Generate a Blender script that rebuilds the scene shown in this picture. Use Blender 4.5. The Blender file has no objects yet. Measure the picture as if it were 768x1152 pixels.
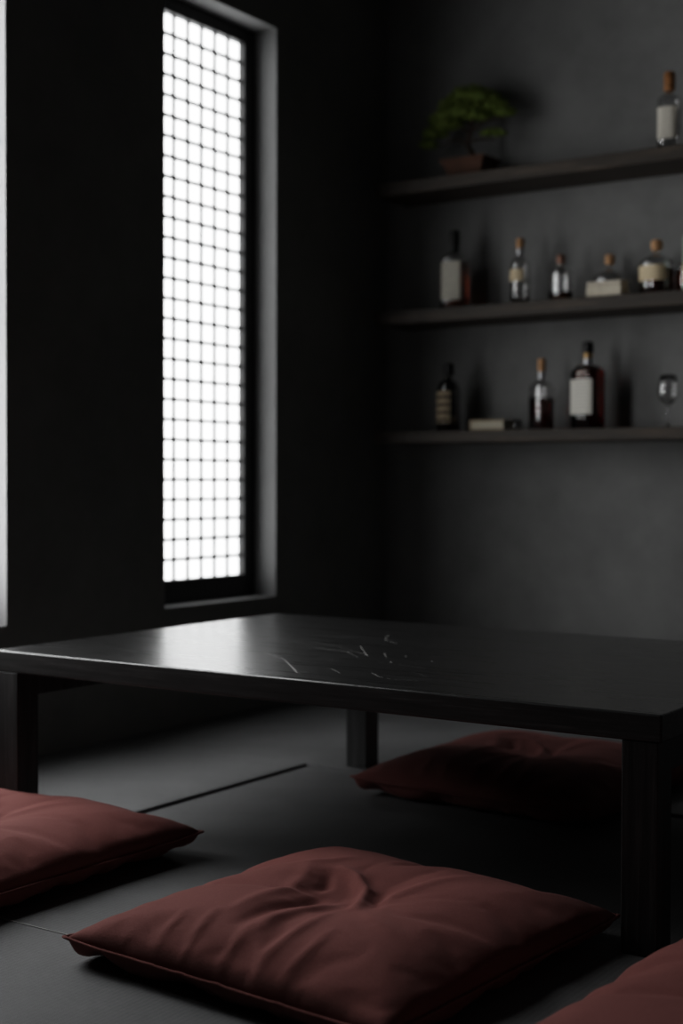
import bpy, bmesh, math, random
from mathutils import Vector, noise, Matrix
R = math.radians
random.seed(4)
C = bpy.context.scene.collection
SC = bpy.context.scene

# ------------------------------------------------------------------ helpers
def link_obj(name, me, mat=None, parent=None, smooth=False):
    o = bpy.data.objects.new(name, me); C.objects.link(o)
    if mat: me.materials.append(mat)
    if smooth:
        for p in me.polygons: p.use_smooth = True
    if parent: o.parent = parent
    return o

def build(name, bm, mat=None, parent=None, smooth=False, bevel=0, seg=2):
    bmesh.ops.recalc_face_normals(bm, faces=bm.faces[:])
    me = bpy.data.meshes.new(name); bm.to_mesh(me); bm.free()
    o = link_obj(name, me, mat, parent, smooth)
    if bevel:
        m = o.modifiers.new('bevel', 'BEVEL'); m.width = bevel; m.segments = seg; m.limit_method = 'ANGLE'; m.angle_limit = R(40)
        m.harden_normals = False
    return o

def box(bm, x0, x1, y0, y1, z0, z1):
    vs = [bm.verts.new((x, y, z)) for x in (x0, x1) for y in (y0, y1) for z in (z0, z1)]
    for f in ((0,1,3,2),(4,6,7,5),(0,4,5,1),(2,3,7,6),(0,2,6,4),(1,5,7,3)):
        bm.faces.new([vs[i] for i in f])

def boxes(*bs):
    bm = bmesh.new()
    for b in bs: box(bm, *b)
    return bm

def tube(bm, pts, rad, n=10):
    rings = []; pts = [Vector(p) for p in pts]; up = Vector((0.13, 0.21, 1)).normalized()
    for i, p in enumerate(pts):
        t = (pts[min(i+1, len(pts)-1)] - pts[max(i-1, 0)]).normalized()
        a = t.cross(up)
        if a.length < 1e-3: a = t.cross(Vector((1, 0, 0)))
        a.normalize(); b = t.cross(a)
        r = rad[i] if isinstance(rad, (list, tuple)) else rad
        rings.append([bm.verts.new(p + a*math.cos(k*2*math.pi/n)*r + b*math.sin(k*2*math.pi/n)*r) for k in range(n)])
    for q, w in zip(rings, rings[1:]):
        for k in range(n): bm.faces.new((q[k], q[(k+1) % n], w[(k+1) % n], w[k]))
    bm.faces.new(rings[0]); bm.faces.new(rings[-1])

def section(r, n, e, sy):
    """one ring of a bottle: e=2 round, larger = squarer"""
    out = []
    for k in range(n):
        a = 2*math.pi*k/n; c, s = math.cos(a), math.sin(a)
        f = (abs(c)**e + abs(s)**e)**(-1/e)
        out.append((r*f*c, r*f*s*sy))
    return out

def lathe(bm, prof, n=40, cap=True):
    """prof: (r, z) or (r, z, e, sy)"""
    rings = []
    for q in prof:
        r, z = q[:2]; e, sy = (q[2], q[3]) if len(q) > 2 else (2, 1)
        rings.append([bm.verts.new((x, y, z)) for x, y in section(max(r, 1e-4), n, e, sy)])
    for q, w in zip(rings, rings[1:]):
        for k in range(n): bm.faces.new((q[k], q[(k+1) % n], w[(k+1) % n], w[k]))
    if cap: bm.faces.new(rings[0][::-1]); bm.faces.new(rings[-1])
    return rings

def thing(name, label, cat, loc=(0, 0, 0), rz=0, group=None):
    o = bpy.data.objects.new(name, None); C.objects.link(o)
    o.empty_display_size = .05; o.location = loc; o.rotation_euler = (0, 0, rz)
    o['label'] = label; o['category'] = cat
    if group: o['group'] = group
    return o

def tag(o, label, cat, group=None):
    o['label'] = label; o['category'] = cat
    if group: o['group'] = group
    return o

def struct(o):
    o['kind'] = 'structure'; return o

# ------------------------------------------------------------------ materials
class NT:
    def __init__(s, name):
        s.m = bpy.data.materials.new(name); s.m.use_nodes = True; s.t = s.m.node_tree
        s.b = s.t.nodes['Principled BSDF']; s.co = None
    def n(s, typ, **kw):
        x = s.t.nodes.new(typ)
        for k, v in kw.items():
            if k in ('operation', 'blend_type', 'data_type', 'wave_type', 'bands_direction', 'wave_profile', 'noise_dimensions', 'feature'): setattr(x, k, v)
            else: x.inputs[k.replace('_', ' ')].default_value = v
        return x
    def l(s, a, b): s.t.links.new(a, b)
    def coord(s, scale=(1, 1, 1), rot=(0, 0, 0)):
        tc = s.t.nodes.new('ShaderNodeTexCoord'); mp = s.t.nodes.new('ShaderNodeMapping')
        mp.inputs['Scale'].default_value = scale; mp.inputs['Rotation'].default_value = rot
        s.l(tc.outputs['Object'], mp.inputs['Vector']); return mp.outputs['Vector']
    def noise(s, vec, scale, detail=3, rough=.5):
        x = s.n('ShaderNodeTexNoise', Scale=scale, Detail=detail, Roughness=rough); s.l(vec, x.inputs['Vector']); return x.outputs['Fac']
    def ramp(s, fac, stops):
        r = s.t.nodes.new('ShaderNodeValToRGB'); e = r.color_ramp.elements
        while len(e) < len(stops): e.new(.5)
        for q, (p, c) in zip(e, stops): q.position = p; q.color = (*c, 1) if len(c) == 3 else c
        s.l(fac, r.inputs['Fac']); return r.outputs['Color']
    def math(s, op, a, b=None):
        x = s.t.nodes.new('ShaderNodeMath'); x.operation = op
        for i, v in enumerate((a, b)):
            if v is None: continue
            if isinstance(v, (int, float)): x.inputs[i].default_value = v
            else: s.l(v, x.inputs[i])
        return x.outputs[0]
    def bump(s, h, strength, dist, prev=None):
        b = s.n('ShaderNodeBump', Strength=strength, Distance=dist); s.l(h, b.inputs['Height'])
        if prev is not None: s.l(prev, b.inputs['Normal'])
        return b.outputs['Normal']

def g(v): return (v, v, v)

def plain(name, col, rough=.5, var=.12, scale=30, metal=0, spec=.5, trans=0, ior=1.45, bump=0):
    k = NT(name); v = k.coord(); f = k.noise(v, scale)
    c = k.ramp(f, [(.3, tuple(x*(1-var) for x in col)), (.7, tuple(min(1, x*(1+var)) for x in col))])
    k.l(c, k.b.inputs['Base Color'])
    k.b.inputs['Roughness'].default_value = rough; k.b.inputs['Metallic'].default_value = metal
    k.b.inputs['Specular IOR Level'].default_value = spec
    k.b.inputs['Transmission Weight'].default_value = trans; k.b.inputs['IOR'].default_value = ior
    if bump: k.l(k.bump(f, .5, bump), k.b.inputs['Normal'])
    return k.m

def plaster(name, lo, hi, rough=.85):
    k = NT(name); v = k.coord()
    a = k.noise(v, 2.2, 6, .6); b = k.noise(v, 14, 5, .6); c = k.noise(v, 160, 3, .6)
    s = k.math('ADD', k.math('MULTIPLY', a, .7), k.math('MULTIPLY', b, .3))
    k.l(k.ramp(s, [(.36, lo), (.64, hi)]), k.b.inputs['Base Color'])
    k.b.inputs['Roughness'].default_value = rough; k.b.inputs['Specular IOR Level'].default_value = .25
    n = k.bump(b, .35, .006); n = k.bump(c, .25, .0012, n); k.l(n, k.b.inputs['Normal'])
    return k.m

def tatami(name):
    k = NT(name); v = k.coord()
    # ribs run along x and are crossed by the finer bundles of the weave
    w = k.n('ShaderNodeTexWave', wave_type='BANDS', bands_direction='Y', Scale=95, Distortion=.6, Detail=1.5)
    k.l(k.coord((.12, 1, 1)), w.inputs['Vector'])
    w2 = k.n('ShaderNodeTexWave', wave_type='BANDS', bands_direction='X', Scale=36, Distortion=.8, Detail=1)
    k.l(v, w2.inputs['Vector'])
    big = k.noise(v, 3, 4); fine = k.noise(k.coord((40, 260, 40)), 1, 3, .7)
    h = k.math('ADD', k.math('MULTIPLY', w.outputs['Fac'], .6), k.math('ADD', k.math('MULTIPLY', w2.outputs['Fac'], .15), k.math('MULTIPLY', fine, .5)))
    s = k.math('ADD', k.math('MULTIPLY', big, .6), k.math('MULTIPLY', h, .55))
    k.l(k.ramp(s, [(.3, (.068, .068, .069)), (.8, (.205, .206, .208))]), k.b.inputs['Base Color'])
    k.b.inputs['Roughness'].default_value = .68; k.b.inputs['Specular IOR Level'].default_value = .3
    k.l(k.bump(h, .6, .0014), k.b.inputs['Normal'])
    return k.m

def black_wood(name, rough=.42, base=.010, axis='x', scratches=(), spec=.5, tint=(1, 1, 1)):
    def g(v): return tuple(v*q for q in tint)
    k = NT(name)
    sc = {'x': (2.5, 55, 55), 'z': (70, 70, 2.5), 'y': (55, 2.5, 55)}[axis]
    v = k.coord(sc); f = k.noise(v, 1, 6, .65); f2 = k.noise(v, 3.5, 4, .7)
    w = k.math('ADD', k.math('MULTIPLY', f, .6), k.math('MULTIPLY', f2, .4))
    col = k.ramp(w, [(.36, g(base*.45)), (.52, g(base)), (.66, g(base*2.6))])
    rgh = k.math('ADD', k.math('MULTIPLY', w, .22), rough-.11)
    nrm = k.bump(w, .32, .0012)
    if scratches:
        tc = k.t.nodes.new('ShaderNodeTexCoord'); sx = k.t.nodes.new('ShaderNodeSeparateXYZ'); k.l(tc.outputs['Object'], sx.inputs[0])
        # a small wobble keeps the arcs from looking ruled
        wob = k.math('MULTIPLY', k.math('SUBTRACT', k.noise(k.coord(), 22, 2), .5), .012)
        X = k.math('ADD', sx.outputs['X'], wob); Y = k.math('SUBTRACT', sx.outputs['Y'], wob)
        tot = None
        for ax, ay, bx, by, wd, amt in scratches:
            ux, uy = bx-ax, by-ay; L2 = ux*ux+uy*uy
            dx = k.math('SUBTRACT', X, ax); dy = k.math('SUBTRACT', Y, ay)
            tt = k.math('ADD', k.math('MULTIPLY', dx, ux/L2), k.math('MULTIPLY', dy, uy/L2))
            tt = k.math('MINIMUM', k.math('MAXIMUM', tt, 0), 1)
            ex = k.math('SUBTRACT', dx, k.math('MULTIPLY', tt, ux)); ey = k.math('SUBTRACT', dy, k.math('MULTIPLY', tt, uy))
            d = k.math('SQRT', k.math('ADD', k.math('MULTIPLY', ex, ex), k.math('MULTIPLY', ey, ey)))
            q = k.math('MULTIPLY', k.math('LESS_THAN', d, wd), amt)
            tot = q if tot is None else k.math('MAXIMUM', tot, q)
        br = k.math('GREATER_THAN', k.noise(k.coord(), 90, 3, .7), .43)
        tot = k.math('MULTIPLY', tot, br)
        mx = k.n('ShaderNodeMix', data_type='RGBA'); k.l(tot, mx.inputs[0]); k.l(col, mx.inputs[6]); mx.inputs[7].default_value = (.75, .73, .71, 1)
        col = mx.outputs[2]
        # a lightly scuffed, hazier area round the marks
        rgh = k.math('ADD', rgh, k.math('MULTIPLY', tot, .25))
    k.l(col, k.b.inputs['Base Color']); k.l(rgh, k.b.inputs['Roughness']); k.l(nrm, k.b.inputs['Normal'])
    k.l(nrm, k.b.inputs['Coat Normal'])
    k.b.inputs['Specular IOR Level'].default_value = spec
    return k.m

def cloth(name):
    k = NT(name); v = k.coord()
    big = k.noise(v, 5, 4); w = k.noise(k.coord((520, 520, 520)), 1, 2, .6); th = k.noise(v, 160, 3, .7)
    s = k.math('ADD', k.math('MULTIPLY', big, .5), k.math('MULTIPLY', w, .5))
    k.l(k.ramp(s, [(.3, (.188, .068, .060)), (.7, (.275, .105, .094))]), k.b.inputs['Base Color'])
    k.b.inputs['Roughness'].default_value = .92; k.b.inputs['Specular IOR Level'].default_value = .12
    k.b.inputs['Sheen Weight'].default_value = .12; k.b.inputs['Sheen Roughness'].default_value = .5
    k.b.inputs['Sheen Tint'].default_value = (.8, .5, .5, 1)
    n = k.bump(th, .25, .0015); n = k.bump(w, .35, .0009, n); k.l(n, k.b.inputs['Normal'])
    return k.m

def paper_glow(name, strength):
    k = NT(name); v = k.coord(); f = k.noise(v, 9, 4); fi = k.noise(k.coord((30, 30, 160)), 1, 4, .7)
    c = k.ramp(k.math('ADD', k.math('MULTIPLY', f, .7), k.math('MULTIPLY', fi, .3)), [(.3, (.92, .94, .95)), (.7, (1, 1, 1))])
    k.l(c, k.b.inputs['Emission Color']); k.b.inputs['Emission Strength'].default_value = strength
    k.b.inputs['Base Color'].default_value = (.8, .8, .8, 1); k.b.inputs['Roughness'].default_value = 1
    return k.m

def label_mat(name, col, ink, zscale, amount, rough=.8):
    """printed rows: dark broken bands across a paper label"""
    k = NT(name); v = k.coord()
    w = k.n('ShaderNodeTexWave', wave_type='BANDS', bands_direction='Z', Scale=zscale, Distortion=.3); k.l(v, w.inputs['Vector'])
    br = k.noise(k.coord((260, 260, 90)), 1, 2, .6)
    m = k.math('MULTIPLY', k.math('GREATER_THAN', w.outputs['Fac'], .62), k.math('GREATER_THAN', br, .42))
    m = k.math('MULTIPLY', m, amount)
    mx = k.n('ShaderNodeMix', data_type='RGBA'); k.l(m, mx.inputs[0]); mx.inputs[6].default_value = (*col, 1); mx.inputs[7].default_value = (*ink, 1)
    k.l(mx.outputs[2], k.b.inputs['Base Color']); k.b.inputs['Roughness'].default_value = rough
    return k.m

def glass(name, col=(1, 1, 1), rough=.02, ior=1.5, coat=2.0):
    k = NT(name); v = k.coord(); f = k.noise(v, 12)
    c = k.ramp(f, [(.3, tuple(x*.97 for x in col)), (.7, col)]); k.l(c, k.b.inputs['Base Color'])
    k.b.inputs['Transmission Weight'].default_value = 1; k.b.inputs['Roughness'].default_value = rough; k.b.inputs['IOR'].default_value = ior
    if coat: k.b.inputs['Coat Weight'].default_value = 1; k.b.inputs['Coat IOR'].default_value = coat; k.b.inputs['Coat Roughness'].default_value = .06
    return k.m

M = {}
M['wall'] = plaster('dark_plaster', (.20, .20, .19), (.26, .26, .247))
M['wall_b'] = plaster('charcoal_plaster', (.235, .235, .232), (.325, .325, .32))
M['ceil'] = plaster('ceiling_paint', g(.03), g(.04))
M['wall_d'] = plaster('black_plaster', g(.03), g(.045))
M['floor'] = plain('floor_board', (.02, .02, .02), .8)
M['tatami'] = tatami('black_tatami')
M['edge_glint'] = plain('pale_edge_glint', (.55, .55, .53), .6)  # light caught on a mat edge, put into the colour
M['frame'] = black_wood('black_window_wood', .5, .008, 'z')
M['paper'] = paper_glow('shoji_paper', 4.0)
M['frosted'] = paper_glow('frosted_daylight_glass', 12.0)
M['reveal_lit'] = plaster('lit_reveal_plaster', g(.44), g(.5))  # grey reveal lightened to carry the second window's stronger light
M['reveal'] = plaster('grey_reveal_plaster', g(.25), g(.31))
M['shelf'] = black_wood('brown_black_shelf_wood', .6, .038, 'x', tint=(1.35, 1, .72))
M['cloth'] = cloth('russet_cotton')
M['glass'] = glass('clear_glass')
M['cork'] = plain('cork', (.62, .36, .19), .8, .3, 120, bump=.001)
M['oak'] = plain('orange_wood', (.42, .19, .07), .6, .3, 60)
M['black_cap'] = plain('black_plastic', (.012, .012, .012), .35)
M['gold'] = plain('gold_foil', (.55, .36, .16), .4, metal=.7)
M['copper'] = plain('copper_cap', (.35, .2, .15), .45, metal=.6)
M['silver'] = plain('silver_foil', (.6, .6, .62), .35, metal=.7)

# ------------------------------------------------------------------ room
XL, YB, XR, YF, H = -2.528, 4.05, 1.60, -1.30, 2.60
Z0, Z1 = .332, 2.031
WIN = [(2.924, 3.434), (1.560, 2.357)]
T = .20
ys = [YF-.1] + [v for w in sorted(WIN) for v in w] + [YB+.1]
bm = bmesh.new()
box(bm, XL-T, XL, YF-.1, YB+.1, -.05, Z0); box(bm, XL-T, XL, YF-.1, YB+.1, Z1, H+.05)
for a, b in zip(ys[::2], ys[1::2]): box(bm, XL-T, XL, a, b, Z0, Z1)
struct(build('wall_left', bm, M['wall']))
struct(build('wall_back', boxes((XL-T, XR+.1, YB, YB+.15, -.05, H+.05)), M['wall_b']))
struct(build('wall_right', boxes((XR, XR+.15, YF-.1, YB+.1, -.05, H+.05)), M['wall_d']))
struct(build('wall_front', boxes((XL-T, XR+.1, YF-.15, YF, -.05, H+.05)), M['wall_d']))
struct(build('ceiling', boxes((XL-T, XR+.1, YF-.1, YB+.1, H, H+.1)), M['ceil']))
struct(build('floor', boxes((XL-T, XR+.1, YF-.1, YB+.1, -.08, -.03)), M['floor']))

# windows: black frame set back in the opening, fine lattice over glowing paper
def window(i, y0, y1):
    xf = XL-.080                      # face of the frame
    st, sl, rb, rt = .052, .032, .067, .044
    bm = boxes((xf-.04, xf, y0, y0+sl, Z0, Z1), (xf-.04, xf, y1-st, y1, Z0, Z1),
               (xf-.04, xf, y0+sl, y1-st, Z0, Z0+rb), (xf-.04, xf, y0+sl, y1-st, Z1-rt, Z1))
    fr = struct(build('window_%d' % i, bm, M['frame'], bevel=.002))
    a, b, c, d = y0+sl, y1-st, Z0+rb, Z1-rt
    bm = bmesh.new(); n = round((b-a)/.0617); m = 28; w = .0092
    for k in range(1, n):
        y = a+(b-a)*k/n; box(bm, xf-.022, xf-.014, y-w*.36, y+w*.36, c, d)
    for k in range(1, m):
        z = c+(d-c)*k/m; box(bm, xf-.0215, xf-.0145, a, b, z-w/2, z+w/2)
    build('lattice', bm, M['frame'], fr)
    bm = bmesh.new()
    bm.faces.new([bm.verts.new(q) for q in ((xf-.024, a, c), (xf-.024, b, c), (xf-.024, b, d), (xf-.024, a, d))])
    build('shoji_paper', bm, M['paper' if i == 1 else 'frosted'], fr)
    # outer backing board keeps the opening closed behind the paper
    build('backing', boxes((xf-.060, xf-.040, y0, y1, Z0, Z1)), M['frame'], fr)
for i, (a, b) in enumerate(WIN):
    window(i+1, a, b)
    e = .0015; x0 = XL-.080       # thin pale grey lining of the reveal
    bm = boxes((x0, XL, b-e, b, Z0, Z1), (x0, XL, a, a+e, Z0, Z1), (x0, XL, a+e, b-e, Z0, Z0+e), (x0, XL, a+e, b-e, Z1-e, Z1))
    struct(build('trim_%d' % (i+1), bm, M['reveal' if i == 0 else 'reveal_lit']))

# tatami mats, thin pale thread modelled to show light on the front mat's edge
SX, SY0, SY1 = -1.936, 1.526, 2.755
MATS = [
 ('black tatami mat under the middle of the low table', SX+.001, -.136, SY0+.001, SY1-.001, 0),
 ('black tatami mat at the right end of the low table', -.134, XR, SY0+.001, SY1-.001, 0),
 ('raised black tatami strip between the tall window and the low table', XL, SX-.001, .955, SY1-.001, .007),
 ('raised black tatami mat in the far corner below the shelves', XL, -.731, SY1+.001, YB, .007),
 ('raised black tatami mat along the right part of the shelf wall', -.729, XR, SY1+.001, YB, .007),
 ('black tatami mat in the foreground under the near cushion, pale thread modelled along its lit edge', SX+.001, -.136, .30, SY0-.001, 0),
 ('black tatami mat in front of the right cushion', -.134, XR, .30, SY0-.001, 0),
 ('black tatami strip by the left wall, nearest the viewer', XL, SX-.001, YF, .953, 0),
 ('black tatami mat behind the viewer', SX+.001, XR, YF, .298, 0)]
for lab, a, b, c, d, z in MATS:
    o = build('tatami_mat', boxes((a, b, c, d, -.0295, z)), M['tatami'], bevel=.0025)
    tag(o, lab, 'floor mat', 'black tatami mats')
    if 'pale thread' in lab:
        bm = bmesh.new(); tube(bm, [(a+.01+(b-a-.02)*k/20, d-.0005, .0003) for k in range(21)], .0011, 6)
        t = build('edge_highlight', bm, M['edge_glint'], o, True)

# ------------------------------------------------------------------ low table
TX0, TX1, TY0, TY1, TZ0, TZ1 = -2.090, -.7315, 1.912, 2.839, .309, .350
tb = thing('low_table', 'long low black wooden table with scratched satin top', 'table', ((TX0+TX1)/2, (TY0+TY1)/2, 0))
ox, oy = tb.location.x, tb.location.y
SCR = []
def scratch(pl, wd, amt):
    for (a, b), (c, d) in zip(pl, pl[1:]): SCR.append((a-ox, b-oy, c-ox, d-oy, wd*.9, amt))
for pl, wd, amt in (([(-1.619, 2.17), (-1.536, 2.113), (-1.411, 1.978)], .0011, .75), ([(-1.500, 2.075), (-1.420, 1.992)], .0009, .6), ([(-1.411, 1.978), (-1.404, 2.0)], .0010, .6),
    ([(-1.669, 2.373), (-1.573, 2.345), (-1.436, 2.247)], .0010, .35), ([(-1.608, 2.302), (-1.509, 2.281), (-1.447, 2.223)], .0013, .45),
    ([(-1.396, 2.059), (-1.351, 2.02)], .0010, .5), ([(-1.536, 2.37), (-1.439, 2.245)], .0013, .6), ([(-1.602, 2.584), (-1.560, 2.50), (-1.501, 2.452)], .0012, .5),
    ([(-1.306, 2.051), (-1.270, 2.018), (-1.238, 2.005), (-1.191, 2.012)], .0009, .5), ([(-1.374, 2.179), (-1.321, 2.17), (-1.26, 2.154)], .0008, .25),
    ([(-1.795, 2.406), (-1.71, 2.384), (-1.608, 2.302)], .0009, .3), ([(-1.435, 2.298), (-1.40, 2.25)], .0014, .5), ([(-1.381, 2.285), (-1.366, 2.27)], .0016, .5),
    ([(-1.36, 2.20), (-1.352, 2.19)], .0016, .5), ([(-1.30, 2.25), (-1.295, 2.24)], .0016, .4), ([(-2.05, 2.01), (-2.011, 2.02)], .0010, .4), ([(-1.664, 2.498), (-1.632, 2.5)], .0010, .4),
    ([(-1.25, 2.10), (-1.20, 2.06)], .0008, .25), ([(-1.50, 2.17), (-1.46, 2.16)], .0010, .3)): scratch(pl, wd, amt)
M['table'] = black_wood('black_table_wood', .29, .016, 'x', SCR, spec=.7)
for kk, vv in (('Coat Weight', .7), ('Coat Roughness', .27), ('Coat IOR', 1.6)): M['table'].node_tree.nodes['Principled BSDF'].inputs[kk].default_value = vv
M['table_leg'] = black_wood('black_table_leg_wood', .5, .036, 'z')
tt = build('tabletop', boxes((TX0-ox, TX1-ox, TY0-oy, TY1-oy, TZ0, TZ1)), M['table'], tb, bevel=.0032, seg=3)
M['table_edge_lit'] = black_wood('black_table_edge_grain_lit', .42, .055, 'x')  # same wood and grain, lightened to stand in for window light on the sides
tt.data.materials.append(M['table_edge_lit'])
for p in tt.data.polygons:
    if abs(p.normal.z) < .5: p.material_index = 1
L = .055
for x, y, z in ((-2.079, TY0+.001, .0), (-.792, TY0+.001, 0), (-1.839, TY1-L-.006, 0), (-.983, TY1-L-.006, 0)):
    zb = .0072 if (y > SY1 or x < SX) else .0002
    build('leg', boxes((x-ox, x+L-ox, y-oy, y+L-oy, zb, TZ0)), M['table_leg'], tb, bevel=.0015)
for b in ((-2.079+.002, -2.026, TY0+.056, TY1-.030, .262, TZ0), (-.790, -.739, TY0+.056, TY1-.030, .262, TZ0), (-2.05, -.77, TY1-.030, TY1-.010, .262, TZ0)):
    build('apron', boxes((b[0]-ox, b[1]-ox, b[2]-oy, b[3]-oy, b[4], b[5])), M['table_leg'], tb)

# ------------------------------------------------------------------ cushions
PRS, SHR, BND = 2.0, .02, .2
def cushion_sim(seed, N=70, S=.62, frames=34, pressure=PRS, shrink=SHR, gx=0.0, gy=0.0, ang=115):
    """a flat two sided cloth bag is blown up by its filling while the tuft stitch gathers its middle"""
    verts = []; faces = []; idx = {}
    for s in (1, -1):
        for i in range(N+1):
            for j in range(N+1):
                rim = i in (0, N) or j in (0, N)
                if rim and s == -1: idx[s, i, j] = idx[1, i, j]; continue
                x, y = (i/N-.5)*S, (j/N-.5)*S
                idx[s, i, j] = len(verts)
                n = noise.noise(Vector((x*14, y*14, seed*7.3+s)))*.004
                verts.append((x, y, 0 if rim else s*.006+n*s))
        for i in range(N):
            for j in range(N):
                f = (idx[s, i, j], idx[s, i+1, j], idx[s, i+1, j+1], idx[s, i, j+1])
                faces.append(f if s == 1 else f[::-1])
    me = bpy.data.meshes.new('sim'); me.from_pydata(verts, [], faces)
    o = bpy.data.objects.new('sim', me); C.objects.link(o)
    o.shape_key_add(name='Basis'); k = o.shape_key_add(name='gather'); k.value = 1
    RR = .15; pin = []; A = R(ang); ca, sa_ = math.cos(A), math.sin(A)
    for a, (x, y, z) in enumerate(verts):
        dx, dy = x-gx, y-gy; r = math.hypot(dx, dy)
        al, ac = dx*ca+dy*sa_, -dx*sa_+dy*ca
        if abs(al) < .032 and abs(ac) < .02: pin.append(a)
        if r < RR:
            q = r/RR; al *= .62+.38*q*q; ac *= .25+.75*q**1.5
            k.data[a].co = (gx+al*ca-ac*sa_, gy+al*sa_+ac*ca, z+(.014 if z > 0 else -.014)*(1-q))
    o.vertex_groups.new(name='pin').add(pin, 1.0, 'REPLACE')
    gr = o.vertex_groups.new(name='rim')
    for (ss, i, j), a in idx.items():
        d = min(i, j, N-i, N-j)
        if d < 3: gr.add([a], 1-d/3, 'REPLACE')
    m = o.modifiers.new('c', 'CLOTH'); c = m.settings
    c.quality = 6; c.mass = .15; c.air_damping = 3
    c.tension_stiffness = 25; c.compression_stiffness = 25; c.shear_stiffness = 12; c.bending_stiffness = BND
    c.tension_damping = c.compression_damping = c.shear_damping = 15; c.bending_damping = 1
    c.use_pressure = True; c.uniform_pressure_force = pressure
    c.vertex_group_shrink = 'rim'; c.shrink_min = 0; c.shrink_max = shrink
    c.vertex_group_mass = 'pin'; c.pin_stiffness = 1
    c.effector_weights.gravity = 0
    c.rest_shape_key = me.shape_keys.key_blocks['Basis']
    m.collision_settings.use_collision = False
    m.point_cache.frame_start = 1; m.point_cache.frame_end = frames
    SC.frame_start = 1
    for f in range(1, frames+1): SC.frame_set(f)
    out = bpy.data.meshes.new_from_object(o.evaluated_get(bpy.context.evaluated_depsgraph_get()))
    co = [v.co.copy() for v in out.vertices]
    rim = [idx[1, i, 0] for i in range(N)]+[idx[1, N, j] for j in range(N)]+[idx[1, i, N] for i in range(N, 0, -1)]+[idx[1, 0, j] for j in range(N, 0, -1)]
    bpy.data.objects.remove(o); bpy.data.meshes.remove(out); SC.frame_set(1)
    return co, faces, rim, idx, N

RIMZ = .030
def settle(co, size, top, idx, N):
    """rests the blown-up bag on the floor; the padding evens out part of its lobes"""
    xs = [c.x for c in co]; ysz = [c.y for c in co]
    cx, cy = (max(xs)+min(xs))/2, (max(ysz)+min(ysz))/2
    sx, sy = size[0]/(max(xs)-min(xs)), size[1]/(max(ysz)-min(ysz))
    zt = max(c.z for c in co); zb = -min(c.z for c in co)
    out = []
    for c in co:
        if c.z >= 0: z = RIMZ+c.z*(top-RIMZ)/zt
        else:
            q = -c.z/zb; z = RIMZ*(1-min(1, q*3.4)**.8)
        out.append(Vector(((c.x-cx)*sx, (c.y-cy)*sy, z+.0015)))
    for (s_, i, j), a in idx.items():
        u, v = i/N*2-1, j/N*2-1
        f = ((1-abs(u)**3.4)*(1-abs(v)**3.4))**.40
        x = u*size[0]/2*(1-.022*(1-v*v)); y = v*size[1]/2*(1-.022*(1-u*u))
        za = RIMZ+(top-RIMZ)*f-.013*math.exp(-((x+.03)**2+y*y)/.0050)
        q = out[a]; kx = .55
        q.x += (x-q.x)*kx; q.y += (y-q.y)*kx
        if s_ == 1: q.z += (za-q.z)*(.62 if f > 0 else 1)
        q.z += .003*abs(u*v)**5
    return out

# creases in the cover: polyline, height, width
FOLDS = [([(-.075, .085), (-.035, .066), (.005, .035), (.03, -.01), (.05, -.05)], .013, .012),
         ([(-.125, .06), (-.100, .02), (-.080, -.035), (-.080, -.095), (-.070, -.17)], .006, .013),
         ([(-.035, -.02), (-.030, -.073), (-.037, -.119), (-.030, -.195)], -.010, .015),
         ([(.0, -.02), (.005, -.09), (-.002, -.16), (.01, -.23)], .005, .012),
         ([(-.060, .0), (-.064, .03), (-.085, .06)], -.008, .010),
         ([(.03, .05), (.045, .01), (.07, -.03)], -.006, .012),
         ([(-.090, -.18), (-.072, -.235), (-.06, -.28)], .0045, .008),
         ([(-.13, -.20), (-.12, -.24), (-.115, -.28)], .003, .007),
         ([(-.01, -.20), (.0, -.24), (.005, -.28)], .0045, .008),
         ([(.045, -.10), (.055, -.18), (.062, -.27)], .005, .010),
         ([(.095, -.16), (.105, -.21), (.11, -.28)], .0035, .008),
         ([(.05, -.02), (.06, .05), (.075, .12), (.10, .18)], .004, .014),
         ([(-.15, .06), (-.115, .10), (-.10, .15)], .0030, .010),
         ([(-.05, .13), (-.045, .18), (-.02, .24)], .004, .012),
         ([(.06, -.05), (.11, -.09), (.17, -.12)], .003, .014)]
def crease(p):
    dz = 0
    for pl, h, w in FOLDS:
        best = 1e9; bt = 0; n = len(pl)-1
        for k in range(n):
            ax, ay = pl[k]; bx, by = pl[k+1]; ux, uy = bx-ax, by-ay
            t = max(0, min(1, ((p.x-ax)*ux+(p.y-ay)*uy)/(ux*ux+uy*uy)))
            d = math.hypot(p.x-ax-ux*t, p.y-ay-uy*t)
            if d < best: best = d; bt = (k+t)/n
        if best < w*3: dz += h*1.1*math.exp(-(best/w)**2*1.7)*max(0, math.sin(math.pi*min(1, max(0, .08+bt*.86))))**.6
    return dz

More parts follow.
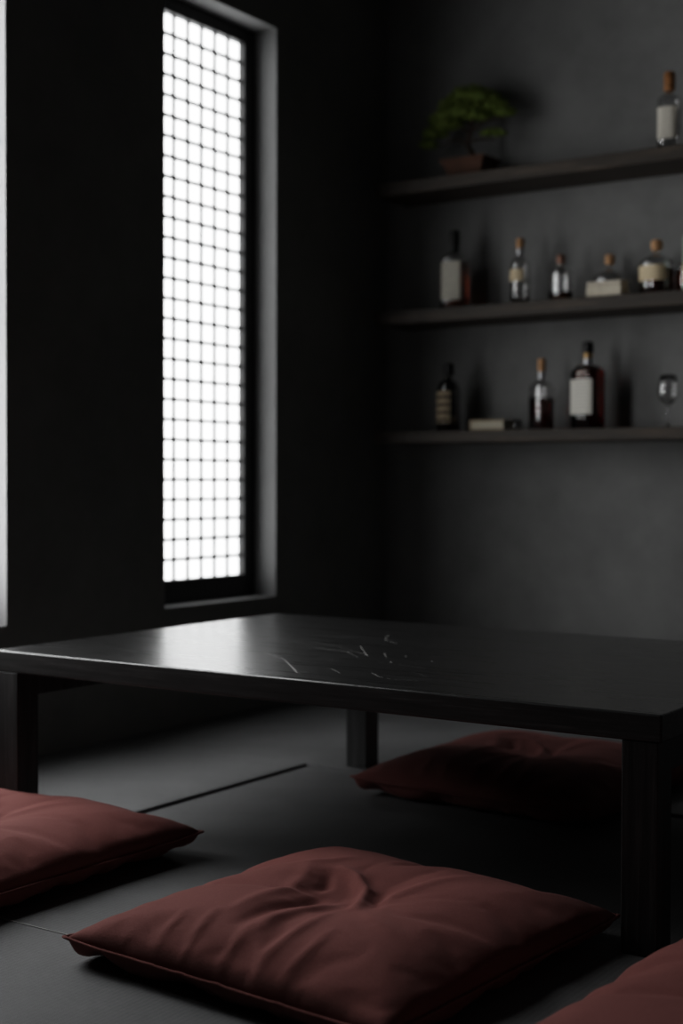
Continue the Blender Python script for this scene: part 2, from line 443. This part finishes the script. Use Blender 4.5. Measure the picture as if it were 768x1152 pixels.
def cushion_mesh(sim, size, top, press=None, folds=True):
    co, faces, rim, idx, N = sim
    p = settle(co, size, top, idx, N)
    if folds:
        p = [Vector((q.x, q.y, q.z+crease(q))) if c.z > 0 else q for q, c in zip(p, co)]
    if press: p = [press(q) for q in p]
    me = bpy.data.meshes.new('cushion_cover'); me.from_pydata(p, [], faces); me.update()
    # welted seam: a thin tube that follows the rim
    ring = [p[i] for i in rim]; n = len(ring)
    sm = [(ring[k-1]+ring[k]*2+ring[(k+1) % n])/4 for k in range(n)]
    bm = bmesh.new(); rr = []
    for k in range(n):
        t = (sm[(k+1) % n]-sm[k-1]).normalized(); a = t.cross(Vector((0, 0, 1))).normalized(); b = a.cross(t)
        c = ring[k]+a*.0008
        rr.append([bm.verts.new(c+a*math.cos(q*math.pi/3)*.0026+b*math.sin(q*math.pi/3)*.0022) for q in range(6)])
    for k in range(n):
        u, w = rr[k], rr[(k+1) % n]
        for q in range(6): bm.faces.new((u[q], u[(q+1) % 6], w[(q+1) % 6], w[q]))
    bmesh.ops.recalc_face_normals(bm, faces=bm.faces[:])
    pm = bpy.data.meshes.new('seam'); bm.to_mesh(pm); bm.free()
    return me, pm

def cushion(label, loc, rz, meshes):
    t = thing('floor_cushion', label, 'cushion', loc, rz, 'square russet floor cushions round the low table')
    for nm, me in zip(('cover', 'seam'), meshes):
        fresh = not me.materials
        o = link_obj(nm, me, M['cloth'] if fresh else None, t, fresh)
        if nm == 'cover':
            m = o.modifiers.new('s', 'SUBSURF'); m.levels = 1; m.render_levels = 1
    return t
simA = cushion_sim(1)
mA = cushion_mesh(simA, (.566, .582), .093)
cushion('plump russet cotton floor cushion with pinched middle, nearest in the centre foreground', (-1.122, 1.702, .0), R(-4.5), mA)
cushion('russet floor cushion at the right, only its left shoulder in view beside the table leg', (-.440, 1.615, .0), R(-5), mA)
cushion('russet floor cushion in the shade behind the low table', (-1.375, 2.820, .007), R(-3), mA)
# the left one leans against the near left table leg, which dents its back edge
lc = Vector((-1.922, 1.708, .0)); lr = R(-2)
def dent(q):
    w = Matrix.Rotation(lr, 3, 'Z') @ q + lc
    k = math.exp(-max(0, abs(w.x+2.052)-.034)**2/(2*.035**2))
    lim = 1.902
    if w.y > lim-.05:
        tgt = lim-.05+.05*(1-math.exp(-(w.y-lim+.05)/.05)); w.y = w.y*(1-k)+tgt*k
    w.z += 0
    return Matrix.Rotation(-lr, 3, 'Z') @ (w-lc)
mL = cushion_mesh(simA, (.566, .582), .093, dent)
cushion('russet floor cushion at the left edge, pushed against the near left table leg', (lc.x, lc.y, .0072), lr, mL)

# ------------------------------------------------------------------ shelves and what stands on them
YS = 3.853
S = {}
for nm, z0, z1, lab in (('top', 1.588, 1.628, 'highest dark floating shelf, carrying the bonsai'),
                        ('mid', 1.179, 1.220, 'middle dark floating shelf, carrying a row of small bottles'),
                        ('low', .800, .836, 'lowest dark floating shelf, carrying the stemmed glass')):
    o = build('wall_shelf', boxes((-2.445, .60, YS, YB-.001, z0, z1)), M['shelf'], bevel=.002)
    tag(o, lab, 'shelf', 'dark floating shelves on the back wall'); S[nm] = z1+.0005

def bottle(name, label, loc, prof, liquid=None, liq_mat=None, glass_mat=None, caps=(), lab=None, rz=0, group='bottles on the wall shelves', wall=.0025, cat='bottle'):
    """prof = (r, z, e, sy) outer outline from the foot up"""
    t = thing(name, label, cat, loc, R(-14)+rz, group)      # labels turned a little to the window
    bm = bmesh.new()
    inner = [(max(q[0]-wall, .002), q[1], *(q[2:] if len(q) > 2 else (2, 1))) for q in prof]
    inner[0] = (inner[0][0], prof[0][1]+.006, *inner[0][2:]); inner[1] = (inner[1][0], max(inner[1][1], prof[0][1]+.0065), *inner[1][2:])
    full = list(prof)+inner[::-1]
    lathe(bm, full, 44)
    build('glass_body', bm, glass_mat or M['glass'], t, True)
    if liquid:
        bm = bmesh.new(); pr = [(q[0]+.0006, q[1], *q[2:]) for q in inner if q[1] < liquid]
        last = pr[-1]; pr.append((last[0], liquid, *last[2:])); lathe(bm, pr, 44); build('liquid', bm, liq_mat, t, True)
    for nm, pr, mt in caps:
        bm = bmesh.new(); lathe(bm, pr, 32); build(nm, bm, mt, t, True, bevel=.0008)
    if lab:
        z0, z1, half, mt = lab
        base = [q for q in prof if q[1] <= (z0+z1)/2][-1]
        r, e, sy = base[0], (base[2] if len(base) > 2 else 2), (base[3] if len(base) > 3 else 1)
        bm = bmesh.new(); n = 20; cols = []
        for k in range(n+1):
            a = -math.pi/2 + R(half)*(2*k/n-1); c, s = math.cos(a), math.sin(a); f = (abs(c)**e+abs(s)**e)**(-1/e)
            x, y = (r+.0007)*f*c, (r+.0007)*f*s*sy
            cols.append([bm.verts.new((x, y, z0+(z1-z0)*q/4)) for q in range(5)])
        for u, w in zip(cols, cols[1:]):
            for q in range(4): bm.faces.new((u[q], w[q], w[q+1], u[q+1]))
        build('paper_label', bm, mt, t, True)
    return t

def outline(r, body, neck_r, neck_z, top, e=2, sy=1, shoulder=.02):
    """foot, body, rounded shoulder, neck"""
    p = [(r-.004, 0, e, sy), (r, .004, e, sy), (r, body*.5, e, sy), (r, body-shoulder*.15, e, sy)]
    for k in range(1, 8):
        a = k/7*math.pi/2; q = neck_r+(r-neck_r)*math.cos(a)
        ee = e+(2-e)*k/7; s2 = sy+(1-sy)*k/7
        p.append((q, body+(neck_z-body)*math.sin(a)**1.3, ee, s2))
    p += [(neck_r, (neck_z+top)/2, 2, 1), (neck_r, top, 2, 1)]
    return p

amber = glass('amber_spirit', (.68, .17, .06), .05, 1.36, 0)
dark_amber = glass('dark_amber_spirit', (.20, .030, .012), .05, 1.36, 0)
redl = glass('red_brown_spirit', (.16, .02, .015), .05, 1.36, 0)
orange = glass('orange_spirit', (.75, .20, .05), .05, 1.36, 0)
brownglass = glass('brown_glass', (.55, .30, .2), .03, 1.5, 0)
darkglass = glass('smoked_dark_glass', (.10, .09, .08), .03)
cream = (.62, .58, .50)
lab1 = label_mat('cream_label_ruled', (.85, .81, .70), (.25, .23, .2), 22, .5)
lab2 = label_mat('cream_label_plain', (.86, .83, .75), (.35, .33, .3), 30, .35)
lab3 = label_mat('tan_label_banded', (.50, .40, .27), (.04, .03, .03), 13, .9)
lab4 = label_mat('cream_label_small', (.88, .72, .48), (.4, .3, .2), 30, .3)
lab5 = label_mat('white_label', (.84, .79, .69), (.4, .37, .33), 34, .3)

Y0 = 3.945
# -- middle shelf, left to right
z = S['mid']
bottle('whisky_bottle', 'amber bottle with tall black cap and cream label, leftmost on the middle shelf', (-2.205, Y0, z),
       outline(.040, .155, .013, .182, .215, 4, .9), .150, amber, None,
       (('cap', [(.0150, .205), (.0155, .21), (.0155, .248), (.014, .252)], M['black_cap']), ('neck_band', [(.0142, .185), (.0142, .205)], M['black_cap'])), (.030, .152, 42, lab1), rz=R(20))
bottle('slim_bottle', 'slim clear bottle with cork and small cream label', (-1.975, Y0, z),
       outline(.030, .115, .0095, .150, .178), .012, orange, None,
       (('cork', [(.0085, .17), (.0125, .181), (.0125, .203), (.011, .206)], M['cork']), ('neck_band', [(.0105, .155), (.0105, .176)], M['silver'])), (.074, .110, 60, lab4))
bottle('small_round_bottle', 'short clear bottle with dark stopper and a little orange liquid', (-1.838, Y0, z),
       outline(.032, .086, .010, .106, .120, 3), .030, orange, None,
       (('stopper', [(.009, .115), (.0135, .124), (.0135, .141), (.011, .145)], M['copper']),))
bottle('round_stopper_decanter', 'squat clear decanter with cork standing behind the cream box', (-1.697, 3.985, z),
       outline(.052, .062, .011, .092, .110), .018, darkglass, None,
       (('cork', [(.010, .107), (.015, .114), (.015, .134), (.012, .138)], M['cork']),))
t = thing('paper_box', 'cream lidded box lying in front of the squat decanter on the middle shelf', 'box', (-1.668, 3.900, z), R(-4))
build('box_base', boxes((-.057, .057, -.026, .026, 0, .032)), plain('cream_card', (.75, .68, .55), .8), t, bevel=.005, seg=4)
build('lid', boxes((-.056, .056, -.025, .025, .0325, .046)), plain('cream_card_lid', (.78, .71, .6), .8), t, bevel=.006, seg=4)
bottle('wide_bottle', 'wide clear bottle with a dark round stopper and wraparound cream label', (-1.535, Y0, z),
       outline(.046, .090, .011, .118, .132, 2.6), .080, redl, None,
       (('stopper', [(.010, .128), (.017, .137), (.017, .156), (.013, .161)], M['cork']),), (.040, .084, 62, lab4))
bottle('squat_bottle', 'squat bottle of dark red-brown spirit between the wide bottle and the green carton, set back', (-1.462, 3.995, z),
       outline(.034, .082, .010, .100, .112), .078, amber, None,
       (('cap', [(.011, .105), (.012, .109), (.012, .126), (.010, .129)], M['black_cap']),))
t = thing('carton', 'pale green carton with a cream band at the right edge of the middle shelf', 'box', (-1.405, Y0, z), 0)
build('carton_body', boxes((-.040, .040, -.035, .035, 0, .162)), plain('pale_green_card', (.50, .58, .50), .7), t, bevel=.003)
build('band', boxes((-.0404, .0404, -.0354, .0354, .050, .085)), plain('cream_band', (.60, .50, .33), .7), t, bevel=.003)
# -- lowest shelf
z = S['low']
bottle('dark_bottle', 'near-black bottle with banded tan label, leftmost on the lowest shelf', (-2.225, Y0, z),
       outline(.038, .125, .012, .165, .190), .11, dark_amber, darkglass,
       (('cap', [(.016, .178), (.017, .182), (.017, .214), (.015, .218)], M['black_cap']),), (.028, .128, 52, lab3))
t = thing('tan_book', 'small tan book lying flat near the dark bottle', 'book', (-2.057, 3.925, z), R(2))
build('cover', boxes((-.060, .058, -.042, .042, 0, .005), (-.060, .058, -.042, .042, .028, .033), (-.060, -.055, -.042, .042, .005, .028)), plain('tan_cloth_board', (.42, .33, .22), .8), t, bevel=.0015)
build('pages', boxes((-.055, .055, -.040, .040, .0052, .0278)), plain('page_edges', (.62, .57, .46), .9, .2, 200), t)
t = thing('shot_glass', 'tiny clear shot glass next to the tan book', 'glass', (-1.972, 3.925, z))
bm = bmesh.new(); lathe(bm, [(.010, 0), (.012, .001), (.015, .032), (.0135, .032), (.0105, .006), (.001, .006)], 28); build('glass_body', bm, M['glass'], t, True)
bottle('half_full_bottle', 'square clear bottle half full of dark red spirit with cork', (-1.900, Y0, z),
       outline(.032, .128, .010, .150, .182, 4.5), .098, redl, None,
       (('cork', [(.009, .176), (.0125, .186), (.0125, .215), (.011, .218)], M['cork']), ('neck_band', [(.011, .155), (.011, .178)], M['silver'])))
bottle('large_bottle', 'largest dark bottle with cream label and black cap on the lowest shelf', (-1.748, Y0, z),
       outline(.046, .168, .0125, .192, .224, 4, .82), .188, dark_amber, brownglass,
       (('cap', [(.016, .228), (.017, .231), (.017, .257), (.015, .261)], M['black_cap']), ('neck_band', [(.0138, .212), (.0138, .228)], M['gold']), ('neck_foil', [(.0134, .194), (.0134, .2115)], M['silver'])), (.044, .148, 46, lab2))
t = thing('stemmed_glass', 'empty stemmed tasting glass at the right of the lowest shelf', 'glass', (-1.497, Y0, z))
bm = bmesh.new()
lathe(bm, [(.030, 0), (.030, .0015), (.006, .005), (.0035, .012), (.0032, .060), (.006, .066), (.022, .078), (.031, .098), (.030, .120), (.024, .152), (.0228, .152), (.0288, .120), (.0296, .098), (.021, .080), (.001, .070)], 40)
build('glass_body', bm, M['glass'], t, True)
# -- top shelf
z = S['top']
bottle('wood_stopper_bottle', 'clear bottle with long orange-brown wooden stopper and white label on the top shelf', (-1.500, Y0, z),
       outline(.031, .150, .012, .168, .182, 3), None, None, None,
       (('stopper', [(.010, .176), (.0165, .180), (.0165, .226), (.013, .232)], M['oak']),), (.036, .128, 56, lab5), rz=R(18))
bottle('red_brown_bottle', 'bottle of red-brown spirit cut off by the right edge on the top shelf', (-1.413, Y0, z),
       outline(.034, .130, .012, .152, .180), .090, redl, None,
       (('cap', [(.013, .17), (.014, .175), (.014, .205), (.012, .208)], M['black_cap']),), (.100, .126, 60, lab5))

# bonsai
bz = z; bp = Vector((-2.150, 3.945, bz))
t = thing('bonsai', 'small green bonsai tree in a tapered brown clay pot on the top shelf', 'plant', bp)
M['clay'] = plain('brown_clay', (.12, .055, .032), .75, .2, 20, bump=.002)
bm = bmesh.new()
def ringq(w, d, zz): return [bm.verts.new((sx*w/2, sy*d/2, zz)) for sx, sy in ((-1,-1),(1,-1),(1,1),(-1,1))]
rg = [ringq(.112, .082, 0), ringq(.112, .082, .004), ringq(.148, .112, .050), ringq(.158, .122, .050), ringq(.158, .122, .060), ringq(.138, .102, .060), ringq(.134, .098, .046)]
for u, w in zip(rg, rg[1:]):
    for k in range(4): bm.faces.new((u[k], u[(k+1) % 4], w[(k+1) % 4], w[k]))
bm.faces.new(rg[0]); bm.faces.new(rg[-1])
build('pot', bm, M['clay'], t, bevel=.002)
bm = bmesh.new(); n = 16
vs = [[bm.verts.new((-.066+.132*i/n, -.048+.096*j/n, .050+.006*noise.noise(Vector((i*.5, j*.5, 1)))+.006*(1-((i/n*2-1)**2+(j/n*2-1)**2)/2))) for j in range(n+1)] for i in range(n+1)]
for i in range(n):
    for j in range(n): bm.faces.new((vs[i][j], vs[i+1][j], vs[i+1][j+1], vs[i][j+1]))
build('soil', bm, plain('mossy_soil', (.025, .028, .012), .95, .4, 60), t, True)
bark = plain('bark', (.055, .035, .024), .9, .4, 90, bump=.003)
bm = bmesh.new()
tube(bm, [(.016, 0, .050), (.012, 0, .066), (.002, .003, .085), (-.010, .002, .103), (-.010, 0, .122), (.002, -.002, .145), (.006, 0, .17), (0, 0, .20), (.006, .004, .225)], [.014, .0105, .009, .008, .0072, .006, .005, .004, .002], 12)
for br in ([(-.010, 0, .112), (-.04, -.005, .128), (-.075, -.004, .128), (-.112, 0, .112)], [(-.010, 0, .118), (.02, .003, .122), (.055, .002, .118), (.09, .0, .112)],
           [(.002, 0, .145), (-.03, -.01, .165), (-.07, -.02, .172)], [(.003, 0, .15), (.04, .006, .172), (.085, .01, .182), (.118, .005, .168)],
           [(.004, 0, .17), (.03, -.025, .195), (.05, -.035, .21)], [(.003, 0, .165), (-.02, .03, .19), (-.04, .04, .205)]):
    tube(bm, br, [.0045-.001*k for k in range(len(br))], 8)
build('trunk', bm, bark, t, True)
PADS = [(-.118, 0, .108, .030, .030, .018), (-.095, -.005, .135, .040, .038, .022), (-.065, -.01, .170, .050, .045, .028), (-.03, .0, .205, .060, .05, .034),
        (.005, 0, .228, .062, .05, .032), (.045, .0, .212, .055, .048, .030), (.080, .0, .188, .048, .042, .024), (.112, .0, .166, .036, .032, .014),
        (-.005, -.02, .180, .08, .05, .030), (-.05, -.02, .150, .05, .04, .02), (.03, -.01, .165, .05, .04, .016), (.075, 0, .116, .036, .03, .011), (.10, 0, .110, .022, .02, .008)]
fol = NT('bonsai_leaf'); v = fol.coord(); f = fol.noise(v, 60, 3)
fol.l(fol.ramp(f, [(.3, (.13, .20, .04)), (.7, (.42, .52, .13))]), fol.b.inputs['Base Color']); fol.b.inputs['Roughness'].default_value = .65
fol.b.inputs['Specular IOR Level'].default_value = .2
bm = bmesh.new(); rl = random.Random(5)
tot = sum(p[3]*p[4] for p in PADS)
PADS = [(x*1.17-.012, y, .115+(zz-.108)*1.12+.012, rx*1.12, ry, r_*1.1) for x, y, zz, rx, ry, r_ in PADS]
for (x, y, zz, rx, ry, rz_) in PADS:
    for _ in range(int(15000*rx*ry/tot)):
        while True:
            d = Vector((rl.gauss(0, 1), rl.gauss(0, 1), rl.gauss(.15, 1)))
            if d.length > .1: d.normalize(); break
        r = rl.uniform(.35, 1.05)
        c = Vector((x+d.x*rx*r, y+d.y*ry*r, zz+d.z*rz_*r*(1 if d.z > 0 else .6)))
        nn = (d+Vector((rl.uniform(-.8, .8), rl.uniform(-.8, .8), rl.uniform(-.1, 1)))).normalized()
        a = nn.cross(Vector((rl.uniform(-1, 1), rl.uniform(-1, 1), .3))).normalized(); b = nn.cross(a)
        l_, w_ = rl.uniform(.004, .0075), rl.uniform(.0018, .003)
        bm.faces.new([bm.verts.new(c+a*l_), bm.verts.new(c+b*w_), bm.verts.new(c-a*l_), bm.verts.new(c-b*w_)])
me = bpy.data.meshes.new('foliage'); bm.to_mesh(me); bm.free(); link_obj('foliage', me, fol.m, t)

# ------------------------------------------------------------------ light, camera
w = bpy.data.worlds.new('World'); SC.world = w; w.use_nodes = True
w.node_tree.nodes['Background'].inputs['Color'].default_value = (.6, .7, .8, 1); w.node_tree.nodes['Background'].inputs['Strength'].default_value = .3

cam = bpy.data.cameras.new('camera'); co = bpy.data.objects.new('camera', cam); C.objects.link(co)
f, yaw, pit, roll = 1594.73, .58856, -.02187, .00256
co.location = (0, 0, .67978)
fwd = Vector((-math.sin(yaw)*math.cos(pit), math.cos(yaw)*math.cos(pit), math.sin(pit)))
q = fwd.to_track_quat('-Z', 'Y').to_matrix()
co.rotation_euler = (q @ Matrix.Rotation(roll, 3, 'Z')).to_euler()
cam.sensor_fit = 'HORIZONTAL'; cam.sensor_width = 24; cam.lens = 24*f/768
cam.dof.use_dof = True; cam.dof.focus_distance = 2.15; cam.dof.aperture_fstop = cam.lens/17.0
cam.clip_start = .05
SC.camera = co

SC.view_settings.view_transform = 'Standard'; SC.view_settings.look = 'None'
vs_ = SC.view_settings; vs_.use_curve_mapping = True; cm = vs_.curve_mapping
cm.white_level = (4, 4, 4)
cv = cm.curves[3]
for x, y in ((.0035, .0095), (.0125, .041), (.03, .112), (.06, .235), (.12, .44), (.25, .72), (.5, .92)): cv.points.new(x, y)
cm.update()
SC.cycles.use_denoising = True
SC.cycles.max_bounces = 10; SC.cycles.transmission_bounces = 10; SC.cycles.transparent_max_bounces = 8
SC.cycles.caustics_refractive = True; SC.cycles.sample_clamp_indirect = 4
SC.cycles.blur_glossy = .3
